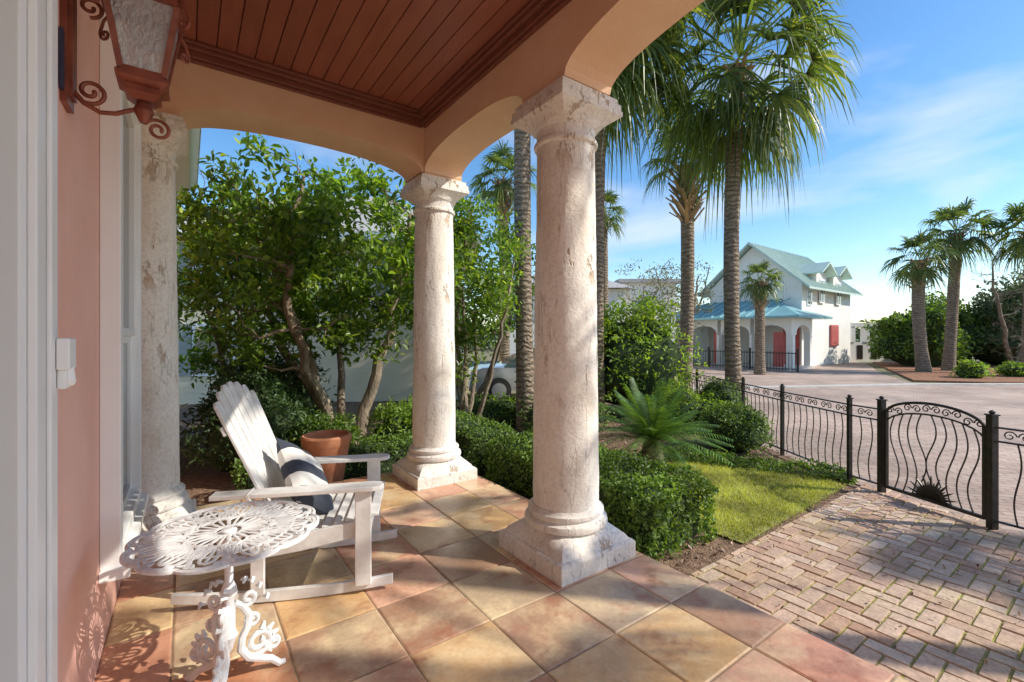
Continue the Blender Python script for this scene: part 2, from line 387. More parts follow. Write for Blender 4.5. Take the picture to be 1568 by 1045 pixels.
b=MB(); b.box(-.6,-.33,-5,9.5,GZ,3.9); b.obj('house_wall',[M['pink']],house)
b=MB(); b.box(-.7,.02,4.9,9.3,3.72,3.95); b.box(-.8,.12,4.85,9.4,3.95,4.02); b.obj('rear_eave',[M['white']],house)
b=MB(); b.poly([(.14,4.85,4.03),(.14,9.4,4.03),(-2,9.4,4.9),(-2,4.85,4.9)]); b.obj('rear_roof',[M['grey']],house)
def sash(name,v0,v1,z0,z1,fw=.1,mid=None,par=house):
    b=MB(); U=-.329
    b.box(U,U+.075,v0,v0+fw,z0,z1); b.box(U,U+.075,v1-fw,v1,z0,z1); b.box(U,U+.075,v0+fw,v1-fw,z1-fw,z1); b.box(U,U+.11,v0-.03,v1+.03,z0-.05,z0)
    b.box(U,U+.075,v0+fw,v1-fw,z0,z0+fw*.7)
    f=.045
    segs=[(z0+fw*.7,z1-fw)] if mid is None else [(z0+fw*.7,mid),(mid,z1-fw)]
    for k,(a,c) in enumerate(segs):
        o=.03+.02*k
        b.box(U+.001,U+o,v0+fw,v0+fw+f,a,c,0); b.box(U+.001,U+o,v1-fw-f,v1-fw,a,c); b.box(U+.001,U+o,v0+fw+f,v1-fw-f,a,a+f); b.box(U+.001,U+o,v0+fw+f,v1-fw-f,c-f,c)
        b.box(U,U+o*.4,v0+fw+f,v1-fw-f,a+f,c-f,1)
    return b.obj(name,[M['white'],M['glass']],par,bevel=.004)
sash('sash_window',2.80,4.00,.42,3.0,.10,1.5)
b=MB(); U=-.329
b.box(U,U+.07,1.25,1.53,0,3.3); b.box(U+.07,U+.085,1.29,1.36,.02,3.2); b.box(U+.07,U+.08,1.44,1.50,.02,3.2)
b.box(U,U+.03,.2,1.249,.02,3.2,1); b.box(U,U+.05,.2,1.249,3.2,3.3); b.box(U,U+.05,.1,.2,0,3.3)
b.box(U+.081,U+.105,1.47,1.545,1.42,1.495); b.box(U+.081,U+.098,1.48,1.53,1.375,1.42); b.lathe([(.008,0),(.012,.01),(.008,.05)],12,(U+.098,1.51,1.38))
b.obj('glazed_door',[M['white'],M['glass']],house,bevel=.004)
b=MB(); b.box(-.33,2.54,-5,4.86,GZ-.02,-.012); b.obj('porch_slab',[M['concrete']],house)
b=MB(); b.box(-.33,2.535,-5,4.855,-.0115,-.006); b.obj('tile_grout',[M['grout']],house)
b=MB(); ts=.455; gp=.007
for i in range(-1,7):
    for j in range(-12,11):
        x0=-.33+.27+ts*(i); y0=.20+ts*j; x1=x0+ts; y1=y0+ts
        x0=max(x0,-.33);x1=min(x1,2.56);y1=min(y1,4.88)
        if x1-x0<.05 or y1-y0<.05: continue
        dz=[random.uniform(-.0015,.0015) for _ in range(4)]
        e=.008; a,c,d,f=x0+gp/2,x1-gp/2,y0+gp/2,y1-gp/2
        vs=[(a,d,-.010),(c,d,-.010),(c,f,-.010),(a,f,-.010),(a,d,-.004),(c,d,-.004),(c,f,-.004),(a,f,-.004),(a+e,d+e,dz[0]),(c-e,d+e,dz[1]),(c-e,f-e,dz[2]),(a+e,f-e,dz[3])]
        b.add(vs,[(0,1,5,4),(1,2,6,5),(2,3,7,6),(3,0,4,7),(4,5,9,8),(5,6,10,9),(6,7,11,10),(7,4,8,11),(8,9,10,11)])
b.obj('saltillo_tiles',[M['tile']],house)
def column(cu,cv,seed):
    p=H(cu,cv,0); g=grp('stone_column',p,TH)
    b=MB()
    h=.335
    b.loft_sq([(h,0,1),(h,.10,1),(h-.012,.115,1),(h-.03,.12,1),(h-.045,.15,.95),(.275,.195,.45),(.262,.215,0)],n=8)
    b.lathe([(.262,.214),(.282,.225),(.288,.245),(.282,.268),(.262,.28),(.252,.285),(.25,.30),(.262,.305),(.262,.325),(.245,.335),(.236,.35)],48)
    n=56; rows=60; vs=[]
    for j in range(rows+1):
        t=j/rows; z=.348+t*(2.80-.348); r=.228-.03*t**1.3
        for k in range(n):
            a=2*math.pi*k/n; q=Vector((math.cos(a)*2,math.sin(a)*2,z*1.6+seed)); w=noise.noise(q)*.007+noise.noise(q*5)*.003
            vs.append(((r+w)*math.cos(a),(r+w)*math.sin(a),z))
    b.add(vs,[(j*n+k,j*n+(k+1)%n,(j+1)*n+(k+1)%n,(j+1)*n+k) for j in range(rows) for k in range(n)])
    b.lathe([(.198,2.79),(.218,2.797),(.222,2.81),(.218,2.823),(.203,2.83),(.20,2.87),(.205,2.90)],48)
    b.loft_sq([(.205,2.90,0),(.222,2.915,.1),(.225,2.93,.3),(.235,2.955,.6),(.262,2.985,.92),(.275,3.0,1),(.275,3.03,1),(.268,3.035,1),(.268,3.075,1),(.25,3.085,1),(.25,3.118,1)],n=8)
    b.obj('shaft',[M['stone']],g,True,angle=35)
for i,c in enumerate((C1,C2,C3,C4,C5)): column(c[0],c[1],i*13.7)

# ---------------------------------------------------------------- lantern
lan=grp('wall_lantern',H(-.33,2.06,0),TH)
def spiral(c,r0,r1,a0,turns,ax,ay,n=26):
    c=Vector(c);ax=Vector(ax);ay=Vector(ay)
    return [c+(ax*math.cos(a0+turns*2*math.pi*i/n)+ay*math.sin(a0+turns*2*math.pi*i/n))*(r0+(r1-r0)*i/n) for i in range(n+1)]
b=MB(); cx=.205; X=Vector((1,0,0));Z=Vector((0,0,1))
b.box(0,.018,-.055,.055,2.25,2.75,0); b.box(.018,.028,-.035,.035,2.28,2.72,0)
b.box(.002,.012,-.075,.075,2.28,2.47,2)
zb,zt=2.40,2.65; rb,rt=.058,.098
r2=math.sqrt(2)
for k in range(4):
    a=math.pi/4+k*math.pi/2; a2=a+math.pi/2
    p0=Vector((cx+rb*r2*math.cos(a),rb*r2*math.sin(a),zb)); p1=Vector((cx+rt*r2*math.cos(a),rt*r2*math.sin(a),zt))
    q0=Vector((cx+rb*r2*math.cos(a2),rb*r2*math.sin(a2),zb)); q1=Vector((cx+rt*r2*math.cos(a2),rt*r2*math.sin(a2),zt))
    b.beam(p0,p1,.018,.018); b.beam(p0,q0,.02,.02,(0,0,1)); b.beam(p1,q1,.024,.024,(0,0,1))
    b.poly([p0,q0,q1,p1],1)
    d=Vector((math.cos(a),math.sin(a),0))
    pts=[p1,p1+d*.03+Z*-.02,p1+d*.045+Z*-.06]+[v for v in spiral(p1+d*.025-Z*.07,.02,.006,0,-1.1,d,Z,12)]
    b.tube(pts,.005,6,0)
def sqprof(prof):
    for (h0,z0),(h1,z1) in zip(prof[:-1],prof[1:]):
        vs=[]
        for h,z in((h0,z0),(h1,z1)):
            for sx,sy in((-1,-1),(1,-1),(1,1),(-1,1)): vs.append((cx+sx*h,sy*h,z))
        b.add(vs,[(0,1,5,4),(1,2,6,5),(2,3,7,6),(3,0,4,7),(3,2,1,0),(4,5,6,7)])
sqprof([(.118,2.662),(.118,2.675),(.10,2.70),(.06,2.76),(.035,2.79),(.035,2.81)])
sqprof([(.072,2.392),(.072,2.378),(.05,2.362)]); sqprof([(.048,2.361),(.05,2.34),(.03,2.32)])
b.lathe([(.012,2.25),(.02,2.268),(.03,2.29),(.02,2.319)],16,(cx,0,0)); b.lathe([(.004,2.805),(.02,2.82),(.024,2.84),(.01,2.86),(.004,2.89)],16,(cx,0,0))
arm=[(.02,0,2.31),(.05,0,2.275),(.09,0,2.255),(.13,0,2.262),(.17,0,2.285),(cx,0,2.30)]
b.tube(arm,.008,8); b.tube(spiral((.066,0,2.318),.042,.008,-1.9,1.4,X,Z),.007,8)
b.tube(spiral((cx+.04,0,2.235),.038,.008,2.4,-1.5,X,Z),.006,8); b.tube([(cx,0,2.25),(cx+.006,0,2.255),(cx+.012,0,2.262)],.007,6)
b.tube(spiral((.065,0,2.60),.035,.008,-1.6,1.3,X,Z),.006,8); b.tube([(.02,0,2.68),(.05,0,2.72),(.10,0,2.72)],.006,6)
for k in range(3):
    a=k*2.09; b.tube([(cx+.02*math.cos(a),.02*math.sin(a),2.39),(cx+.02*math.cos(a),.02*math.sin(a),2.49)],.009,8,3)
b.obj('lantern_body',[M['rust'],M['lampglass'],M['navy'],M['white']],lan,True)

# ---------------------------------------------------------------- rocking chair
ch=grp('rocking_chair',(-.93,2.98,0),math.radians(12))
b=MB()
xs=[.16-1.16*i/20 for i in range(21)]
for y in (-.315,.315):
    lo=[(x,.004+.115*(x+.36)**2) for x in xs]; up=[(x,z+.065-.02*abs(x+.4)) for x,z in lo]
    b.strip(up,lo,y-.014,y+.014)
    s=-1 if y<0 else 1
    yo0,yo1=sorted((y+s*.015,y+s*.042))
    b.box(-.05,.04,yo0,yo1,.055,.605)
    b.box(-.60,-.53,yo0,yo1,.06,.585)
    yi0,yi1=sorted((y-s*.0145,y+s*.0135))
    b.strip([(.035,.43),(-.15,.405),(-.35,.37),(-.60,.34)],[(.035,.34),(-.15,.31),(-.35,.275),(-.60,.25)],yi0,yi1)
    ya=y+s*.012
    P=[(-.80,-.045),(-.80,.045),(-.5,.055),(-.1,.058),(.05,.062),(.095,.045),(.11,0),(.095,-.045),(.05,-.062),(-.1,-.058),(-.5,-.055)]
    vt=[(x,ya+yy,.632) for x,yy in P]; vb=[(x,ya+yy,.607) for x,yy in P]; k=len(P)
    b.add(vt+vb,[tuple(range(k))[::-1],tuple(range(k,2*k))]+[(i,(i+1)%k,k+(i+1)%k,k+i) for i in range(k)])
sx=[.05-.066*i for i in range(9)]
for i,x in enumerate(sx):
    z=.432-.13*(i/8)+.03*(i/8)**2
    b.beam((x,-.30,z+.012),(x,.30,z+.012),.056,.018,(1,0,-.12))
b.box(-.585,-.555,-.30,.30,.26,.33); b.box(.01,.034,-.30,.30,.34,.425)
for i in range(7):
    t=(i-3)/3; y0=t*.215; y1=t*.285; L=1.0-.10*t*t
    p0=Vector((-.46,y0,.33)); top=Vector((-.83,y1,1.20)); p1=p0+(top-p0)*L
    b.beam(p0,p1,.062,.018,(0,1,0),0,.078)
    dd=(p1-p0).normalized()
    b.beam(p1,p1+dd*.018,.078,.018,(0,1,0),0,.035)
def bk(t,off): return Vector((-.46-.37*t-off,0,.33+.87*t-off*.4))
for t,w in((.08,.28),(.33,.38),(.74,.30)):
    c=bk(t,.022); b.beam(c-Vector((0,w,0)),c+Vector((0,w,0)),.055,.02,(-.37,0,.87))
b.obj('chair_frame',[M['chairwhite']],ch,False,.004)
# pillow
b=MB(); n=22; vs=[];
for sgn in(1,-1):
    for j in range(n+1):
        for i in range(n+1):
            s_=-1+2*i/n; t_=-1+2*j/n
            th=.075*((1-abs(s_)**3.2)*(1-abs(t_)**3.2))**.5
            kx=1-.07*(1-abs(t_)**2)*abs(s_)**4; ky=1-.07*(1-abs(s_)**2)*abs(t_)**4
            wz=.006*noise.noise(Vector((s_*3,t_*3,sgn)))
            vs.append((s_*.235*kx,t_*.215*ky,sgn*(th+wz*(th>0.01))))
o=(n+1)**2; fs=[]
for j in range(n):
    for i in range(n):
        a=j*(n+1)+i; fs.append((a,a+1,a+n+2,a+n+1)); fs.append((o+a+n+1,o+a+n+2,o+a+1,o+a))
b.add(vs,fs)
pil=grp('striped_pillow',(0,0,0))
b.obj('cushion',[M['pillow']],pil,True,angle=80)
pil.matrix_world=Matrix.Translation((-.93,2.98,0))@Matrix.Rotation(math.radians(12),4,'Z')@Matrix.Translation((-.385,-.03,.60))@Matrix.Rotation(math.radians(58),4,'Y')@Matrix.Rotation(math.radians(-40),4,'Z')

# ---------------------------------------------------------------- lace side table
tb=grp('lace_side_table',(-1.20,1.93,0),.3)
b=MB(); zt=.675
def ring(r,rr,n=48,z=zt,c=(0,0)): b.tube([(c[0]+r*math.cos(2*math.pi*i/n),c[1]+r*math.sin(2*math.pi*i/n),z) for i in range(n)],rr,6,closed=True,flat=.6)
b.lathe([(.0,zt-.006),(.03,zt-.006),(.03,zt+.004),(.02,zt+.008),(.0,zt+.008)],20)
ring(.052,.006,24); ring(.155,.006); ring(.245,.006)
def petal(a,r0,r1,w,rr=.0055,n=14,vein=True):
    ca,sa=math.cos(a),math.sin(a); pts=[]
    for i in range(n):
        q=2*math.pi*i/n; rad=(r0+r1)/2-(r1-r0)/2*math.cos(q); off=w*math.sin(q)*(1+.3*-math.cos(q))
        pts.append((rad*ca-off*sa,rad*sa+off*ca,zt))
    b.tube(pts,rr,6,closed=True,flat=.6)
    if vein: b.tube([(r0*ca,r0*sa,zt),(r1*ca,r1*sa,zt)],rr*.9,6,flat=.6)
K=12
for k in range(K):
    a=2*math.pi*k/K
    petal(a,.05,.155,.030,.0065); petal(a+math.pi/K,.155,.245,.026,.007); petal(a,.155,.335,.058,.008,14,False); petal(a,.175,.30,.026,.007)
    petal(a+math.pi/K,.255,.305,.020,.008,10,False)
    q=a+.15; ring(.014,.006,10,zt,(.31*math.cos(q),.31*math.sin(q))); q=a-.15; ring(.014,.006,10,zt,(.31*math.cos(q),.31*math.sin(q)))
pts=[]
for i in range(144):
    a=2*math.pi*i/144; r=.325+.020*abs(math.cos(a*K/2))**.6; pts.append((r*math.cos(a),r*math.sin(a),zt-.004))
b.tube(pts,.010,6,closed=True,flat=.9)
b.lathe([(.0,.655),(.06,.66),(.05,.64),(.022,.615),(.018,.58),(.028,.56),(.018,.54),(.016,.46),(.026,.44),(.032,.41),(.022,.39),(.018,.37),(.024,.35),(.024,.25),(.034,.23),(.024,.21),(.014,.17),(.0,.15)],20)
for k in range(3):
    a=2*math.pi*k/3+.5; d=Vector((math.cos(a),math.sin(a),0)); s_=Vector((-math.sin(a),math.cos(a),0))
    leg=[d*.02+Z*.36,d*.05+Z*.335,d*.075+Z*.29,d*.07+Z*.235,d*.05+Z*.20,d*.045+Z*.15,d*.075+Z*.10,d*.12+Z*.075,d*.165+Z*.05,d*.20+Z*.012,d*.225+Z*.008]
    b.tube(leg,[.013,.014,.016,.016,.016,.017,.017,.016,.015,.015,.011],8)
    b.tube(spiral(d*.115+Z*.15,.058,.012,-2.2,1.5,d,Z),.012,8)
    b.tube(spiral(d*.075+Z*.36,.033,.008,-2.6,1.3,d,Z),.010,8)
    b.tube(spiral(d*.175+Z*.115,.034,.008,3.6,-1.3,d,Z),.009,8)
    b.tube(spiral(d*.09+Z*.255,.030,.006,2.8,-1.3,d,Z),.009,8)
    for j in range(5):
        q=-.9+j*.55; c=d*.115+Z*.15; b.tube([c+(d*math.cos(q)+Z*math.sin(q))*.055,c+(d*math.cos(q)+Z*math.sin(q))*.085],[.014,.006],6)
    for j in range(4):
        c=d*(.05+.03*j)+Z*(.44-.012*j*j); b.tube([c-s_*.018,c+d*.012+Z*.008,c+s_*.018],[.005,.011,.005],6)
b.obj('cast_table',[M['castwhite']],tb,True)

# ---------------------------------------------------------------- terracotta pot
pt=grp('terracotta_pot',(-2.02,4.96,GZ)); b=MB()
b.lathe([(.12,0),(.15,.02),(.17,.10),(.205,.32),(.235,.50),(.245,.52),(.255,.54),(.26,.61),(.245,.63),(.225,.63),(.22,.58),(.0,.56)],36); b.obj('pot_body',[M['terra']],pt,True)

# ---------------------------------------------------------------- palms
def fan_leaf(V,F,base,d,up,pet,R,droop,nseg,rs):
    d=d.normalized(); s=d.cross(up).normalized(); n=s.cross(d).normalized()
    sag=Vector((0,0,-1)); P=[]
    for i in range(5):
        t=i/4; P.append(base+d*pet*t+sag*droop*.25*pet*t*t)
    w=.02
    for i in range(4):
        o=len(V); a,c=P[i],P[i+1]; V+= [a-s*w,a+s*w,c+s*w*.8,c-s*w*.8]; F.append((o,o+1,o+2,o+3))
    hub=P[-1]; d2=(d+sag*droop*.4).normalized(); n2=s.cross(d2).normalized()
    A=math.radians(112)
    for k in range(nseg):
        a=-A+2*A*(k+.5)/nseg; L=R*(1-.22*(a/A)**2)*rs.uniform(.86,1.05); dr=d2*math.cos(a)+s*math.sin(a)
        sd=(-d2*math.sin(a)+s*math.cos(a)); hw=R*.5*math.tan(A/nseg)
        jit=rs.uniform(.6,1.7)
        ts=(0,.28,.5,.76,1.0); ws=(.008,hw*.56,hw*.6,hw*.32,.001)
        o=len(V); tw=n2*(.5 if k%2 else -.5)
        for t,wd in zip(ts,ws):
            p=hub+dr*L*t*(1-.12*t*t)+n2*(.16*R*t*(1-t))+n2*(abs(math.sin(a))*.22*R*t)+sag*(droop*jit*R*.65*t**2.8)
            V+=[p-(sd+tw)*wd,p+(sd+tw)*wd]
        for i in range(4):
            q=o+2*i; F.append((q,q+1,q+3,q+2))
def make_crown(seed,nleaf=60,pet=.85,R=.85,lo=-72,hi=85,nseg=28):
    rs=random.Random(seed); V=[];F=[]
    for i in range(nleaf):
        ph=i*2.39996+rs.uniform(-.25,.25); t=(i+.5)/nleaf; el=math.radians(hi+(lo-hi)*t**.9+rs.uniform(-10,10))
        d=Vector((math.cos(ph)*math.cos(el),math.sin(ph)*math.cos(el),math.sin(el)))
        up=Vector((-math.cos(ph)*math.sin(el),-math.sin(ph)*math.sin(el),math.cos(el))) 
        base=Vector((math.cos(ph)*.08,math.sin(ph)*.08,.25-.35*t))
        up=(up+Vector((rs.uniform(-.5,.5),rs.uniform(-.5,.5),0))).normalized()
        fan_leaf(V,F,base,d,up,pet*rs.uniform(.7,1.15)*(0.75+.35*math.sin(math.pi*min(1,t+.15))),R*rs.uniform(.8,1.12),.45+.65*t,nseg,rs)
    me=bpy.data.meshes.new('crown'); me.from_pydata([tuple(v) for v in V],[],F); me.materials.append(M['fan']); me.update(); return me
crowns=[make_crown(s) for s in (1,2,3)]
crowns_small=[make_crown(s,30,.75,.85,-45,85,20) for s in (4,5)]
crown_up=make_crown(8,22,.9,.9,5,85,26)
crown_thin=make_crown(14,14,1.15,.75,-35,60,18)
def palm(base,top,r,cs,kind=0,boots=0,seed=0,small=False,bend=.1,rot=None,rbot=1.25,crown=None,bl=1.0):
    rs=random.Random(seed); g=grp('palm_tree',base); B=Vector(base);T=Vector(top)-B
    n=26; pts=[];rad=[]
    bx,by=rs.uniform(-1,1)*bend,rs.uniform(-1,1)*bend
    for i in range(n+1):
        t=i/n; p=T*t+Vector((bx,by,0))*math.sin(math.pi*t); pts.append(p)
        rad.append(r*(rbot-(rbot-1)*min(1,t*5))*(1+.05*noise.noise(Vector((0,seed,t*14))))*(1+.25*max(0,(t-.93)/.07)))
    b=MB(); b.tube(pts,rad,18)
    if boots:
        L=T.length; nb_=int(boots*42)
        for i in range(nb_):
            z=L-.05-boots*i/nb_; ph=i*2.4; t=z/L; c=T*t+Vector((bx,by,0))*math.sin(math.pi*t)
            d=Vector((math.cos(ph),math.sin(ph),0)); rr=r*.9
            b.beam(c+d*rr,c+d*(rr+r*bl*rs.uniform(.7,1.4))+Z*bl*rs.uniform(.12,.26),.11,.03,(-d.y,d.x,0),1,.05)
    b.obj('trunk',[M['palmbark'],M['fandark']],g,True)
    me=crown or (crowns_small if small else crowns)[kind%(2 if small else 3)]
    o=bpy.data.objects.new('fronds',me); S.collection.objects.link(o); o.parent=g; o.location=T; o.scale=(cs,)*3; o.rotation_euler=(rs.uniform(-.08,.08),rs.uniform(-.08,.08),rs.uniform(0,6) if rot is None else rot)
    return g
palm((4.65,9.5,GZ),(4.72,9.5,7.1),.15,1.42,0,.5,1)
palm((4.62,12.2,GZ),(4.6,12,6.0),.17,.9,1,1.5,2,crown=crown_up,bl=2.0)
palm((.26,8.2,GZ),(.22,8.2,8.3),.15,1.0,2,.4,3)
palm((1.75,9.3,GZ),(1.75,8.9,7.4),.13,1.28,0,.5,4)
palm((-.25,15,GZ),(-.3,15,6.6),.17,.85,0,1.2,5,True)
palm((3.4,17,GZ),(3.4,17,6.0),.15,.7,1,.6,6,True)
palm((11.0,20.2,GZ),(11.0,20.2,3.9),.2,.75,0,1.2,7,True)
palm((19.0,21,GZ),(18.8,21,5.0),.24,1.0,1,1.3,8,True)
palm((20.9,21.8,GZ),(21.3,21.8,6.4),.22,1.25,0,1.0,9,True)
palm((22.6,20,GZ),(22.8,20,6.0),.2,1.15,1,1.0,10,True)
palm((8.9,1.3,GZ),(8.9,1.3,8.0),.12,1.1,2,0,11,crown=crown_thin)        # stands right of the view, dapples the porch
palm((15.6,1.3,GZ),(15.6,1.3,8.9),.17,.75,0,.5,12,crown=crown_up)

# ---------------------------------------------------------------- trees
def infront(q):
    u=q[0]*CU+q[1]*SU; v=-q[0]*SU+q[1]*CU
    return v>4.98 and u>-.1
def tree(name,base,trunks,center,rad,ncl,per,clr,ln,wd,mat,seed=0,filt=None,tr=.07,barkm='bark',bare=False,thin=.011):
    rs=random.Random(seed); g=grp(name,base); B=Vector(base); b=MB(); nodes=[]
    C=Vector(center)-B
    for k in range(trunks):
        a=2*math.pi*k/trunks+rs.uniform(-.4,.4); rr=rs.uniform(.35,.8)
        end=C+Vector((math.cos(a)*rad[0]*rr,math.sin(a)*rad[1]*rr,rad[2]*rs.uniform(.2,.75)))
        st=Vector((math.cos(a)*.12*min(1,trunks-1),math.sin(a)*.12*min(1,trunks-1),-.05)); n=14; pts=[]
        bend=Vector((rs.uniform(-.25,.25),rs.uniform(-.25,.25),0))*rad[0]
        for i in range(n+1):
            t=i/n; p=st.lerp(end,t); p.z=st.z+(end.z-st.z)*t**.85; p+=bend*math.sin(math.pi*t)+Vector((rs.uniform(-1,1),rs.uniform(-1,1),0))*.03*rad[0]
            pts.append(p)
        R=tr*rs.uniform(.7,1.1)
        b.tube(pts,[R*(1-.8*i/n)+.006 for i in range(n+1)],9)
        nodes+=[(p,R*(1-.8*i/n)) for i,p in enumerate(pts) if i>3]
    cs=[]; tries=0
    while len(cs)<ncl and tries<ncl*30:
        tries+=1
        q=Vector((rs.gauss(0,1),rs.gauss(0,1),rs.gauss(0,1))).normalized()*rs.random()**.42
        lump=1+.3*noise.noise(q*2.2+Vector((seed,0,0)))
        p=C+Vector((q.x*rad[0],q.y*rad[1],q.z*rad[2]))*lump
        w=p+B
        if filt and not filt(w): continue
        if w.z<GZ+.15: continue
        cs.append(p)
    for p in cs:
        nd=min(nodes,key=lambda q:(q[0]-p).length+max(0,q[0].z-p.z)*1.2); m=nd[0].lerp(p,.5)+Vector((rs.uniform(-.1,.1),rs.uniform(-.1,.1),rs.uniform(-.12,.05)))*rad[0]*.5
        r0=min(nd[1]*.6,thin*2); b.tube([nd[0],nd[0].lerp(m,.5)+Vector((0,0,.03)),m,m.lerp(p,.6)+Vector((rs.uniform(-.05,.05),rs.uniform(-.05,.05),.02)),p],[r0+.003,r0,r0*.75,r0*.5,.003],6)
        nodes.append((m,r0*.75)); 
        for _ in range(3):
            e=p+Vector((rs.uniform(-1,1),rs.uniform(-1,1),rs.uniform(-.6,1)))*clr; b.tube([m.lerp(p,.7),m.lerp(e,.7),e],[r0*.4,.004,.002],4)
    b.obj('branches',[M[barkm]],g,True)
    if not bare:
        P=clumps([tuple(c) for c in cs],clr,per)
        leaves('foliage',P,ln,wd,M[mat],g,bias=np.array([0,0,-.25]),upb=1.1)
    return g
tree('privet_tree',(-2.45,6.7,GZ),5,(-2.8,6.5,2.6),(2.3,1.5,1.45),185,78,.33,.115,.052,'treeleaf',3,infront,.085)
tree('privet_tree',(-.75,7.6,GZ),4,(-.72,7.6,2.5),(1.0,1.0,1.5),68,65,.3,.095,.044,'treeleaf',8,None,.05)
tree('garden_tree',(-1.0,10.6,GZ),2,(-1.1,10.4,2.9),(2.0,1.2,1.8),65,50,.45,.13,.06,'limeleaf',9,None,.06)
tree('privet_tree',(-4.6,8.0,GZ),3,(-4.9,8.2,2.2),(1.3,1.0,1.9),50,60,.35,.12,.055,'treeleaf',12,None,.06)
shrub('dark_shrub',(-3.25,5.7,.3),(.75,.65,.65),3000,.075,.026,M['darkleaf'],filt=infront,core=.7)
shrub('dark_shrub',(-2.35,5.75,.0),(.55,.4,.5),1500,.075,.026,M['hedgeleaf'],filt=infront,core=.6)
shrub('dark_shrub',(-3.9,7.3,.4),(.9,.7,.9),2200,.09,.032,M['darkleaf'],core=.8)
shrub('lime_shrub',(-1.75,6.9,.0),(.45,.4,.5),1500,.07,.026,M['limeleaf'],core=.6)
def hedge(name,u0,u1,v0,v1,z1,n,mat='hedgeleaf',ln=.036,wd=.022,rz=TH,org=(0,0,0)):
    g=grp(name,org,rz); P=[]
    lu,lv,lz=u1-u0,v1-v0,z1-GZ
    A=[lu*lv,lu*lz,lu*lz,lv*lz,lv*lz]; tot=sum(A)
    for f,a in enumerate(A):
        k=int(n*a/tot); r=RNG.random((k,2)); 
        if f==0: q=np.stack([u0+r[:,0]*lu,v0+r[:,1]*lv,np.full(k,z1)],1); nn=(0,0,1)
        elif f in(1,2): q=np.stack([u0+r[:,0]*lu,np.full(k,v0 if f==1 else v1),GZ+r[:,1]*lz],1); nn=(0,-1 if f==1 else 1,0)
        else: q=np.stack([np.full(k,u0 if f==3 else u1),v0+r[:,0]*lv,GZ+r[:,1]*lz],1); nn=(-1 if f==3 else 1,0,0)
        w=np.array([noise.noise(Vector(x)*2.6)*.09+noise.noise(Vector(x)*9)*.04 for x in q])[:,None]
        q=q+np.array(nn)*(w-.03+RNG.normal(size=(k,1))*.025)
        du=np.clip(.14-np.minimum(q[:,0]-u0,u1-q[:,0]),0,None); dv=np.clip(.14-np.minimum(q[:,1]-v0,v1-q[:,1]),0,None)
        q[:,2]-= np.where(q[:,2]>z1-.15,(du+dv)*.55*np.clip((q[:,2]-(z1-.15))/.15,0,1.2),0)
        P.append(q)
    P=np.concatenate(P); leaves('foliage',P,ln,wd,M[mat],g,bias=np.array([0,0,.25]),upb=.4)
    b=MB(); b.box(u0+.07,u1-.07,v0+.07,v1-.07,GZ,z1-.10); b.obj('dark_core',[M['dkgreen']],g,bevel=.08)  # dark filler box added within the hedge, keeps gaps between leaves opaque
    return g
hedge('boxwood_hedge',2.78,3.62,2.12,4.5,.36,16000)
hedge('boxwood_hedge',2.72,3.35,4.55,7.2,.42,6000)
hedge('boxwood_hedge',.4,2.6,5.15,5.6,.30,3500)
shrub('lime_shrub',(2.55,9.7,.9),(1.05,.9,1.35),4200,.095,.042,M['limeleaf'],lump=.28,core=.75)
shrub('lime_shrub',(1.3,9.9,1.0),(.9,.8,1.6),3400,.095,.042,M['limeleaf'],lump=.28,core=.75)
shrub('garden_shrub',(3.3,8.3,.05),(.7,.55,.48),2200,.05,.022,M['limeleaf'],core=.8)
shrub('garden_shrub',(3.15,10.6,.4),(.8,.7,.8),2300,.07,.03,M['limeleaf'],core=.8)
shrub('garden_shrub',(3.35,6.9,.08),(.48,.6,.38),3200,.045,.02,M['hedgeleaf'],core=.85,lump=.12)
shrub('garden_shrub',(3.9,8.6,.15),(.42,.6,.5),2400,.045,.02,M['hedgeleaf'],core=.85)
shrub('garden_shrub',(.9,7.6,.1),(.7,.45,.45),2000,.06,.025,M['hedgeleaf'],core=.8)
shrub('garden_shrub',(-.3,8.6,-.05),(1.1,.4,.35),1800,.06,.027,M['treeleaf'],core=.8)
hedge('groundcover_strip',0,.42,0,2.5,-.08,4500,'hedgeleaf',.035,.02,math.radians(62),(3.95,5.22,0))
# sago palm
sg=grp('sago_palm',(1.85,6.0,GZ)); V=[];F=[]; rs=random.Random(5)
for i in range(58):
    ph=i*2.4; el=math.radians(80-66*(i/58)**.8); L=rs.uniform(.9,1.12)
    d=Vector((math.cos(ph),math.sin(ph),0)); s_=Vector((-d.y,d.x,0)); ax=[]
    for k in range(31):
        t=k/30; r=L*t; ax.append(d*(math.cos(el)*r+.05*t)+Z*(math.sin(el)*r-.55*L*t*t*math.cos(el)**.5*.8)+Z*.32)
    for k in range(2,30):
        t=k/30; T_=(ax[k+1]-ax[k-1]).normalized(); ll=.17*math.sin(math.pi*min(1,t*.85+.12))**.6; up=s_.cross(T_)
        for sg_ in(1,-1):
            tip=ax[k]+(s_*sg_*.85+T_*.5+up*.3).normalized()*ll; o=len(V); w=T_*.0105
            V+=[ax[k]-w,ax[k]+w,tip]; F.append((o,o+1,o+2))
    for k in range(30):
        o=len(V); w=s_*.006; V+=[ax[k]-w,ax[k]+w,ax[k+1]]; F.append((o,o+1,o+2))
npmesh('sago_fronds',np.array([tuple(v) for v in V]),np.array(F),M['sago'],sg)
b=MB(); b.lathe([(.12,-.02),(.15,.1),(.12,.28),(.05,.35)],14); b.obj('sago_trunk',[M['palmbark']],sg,True)
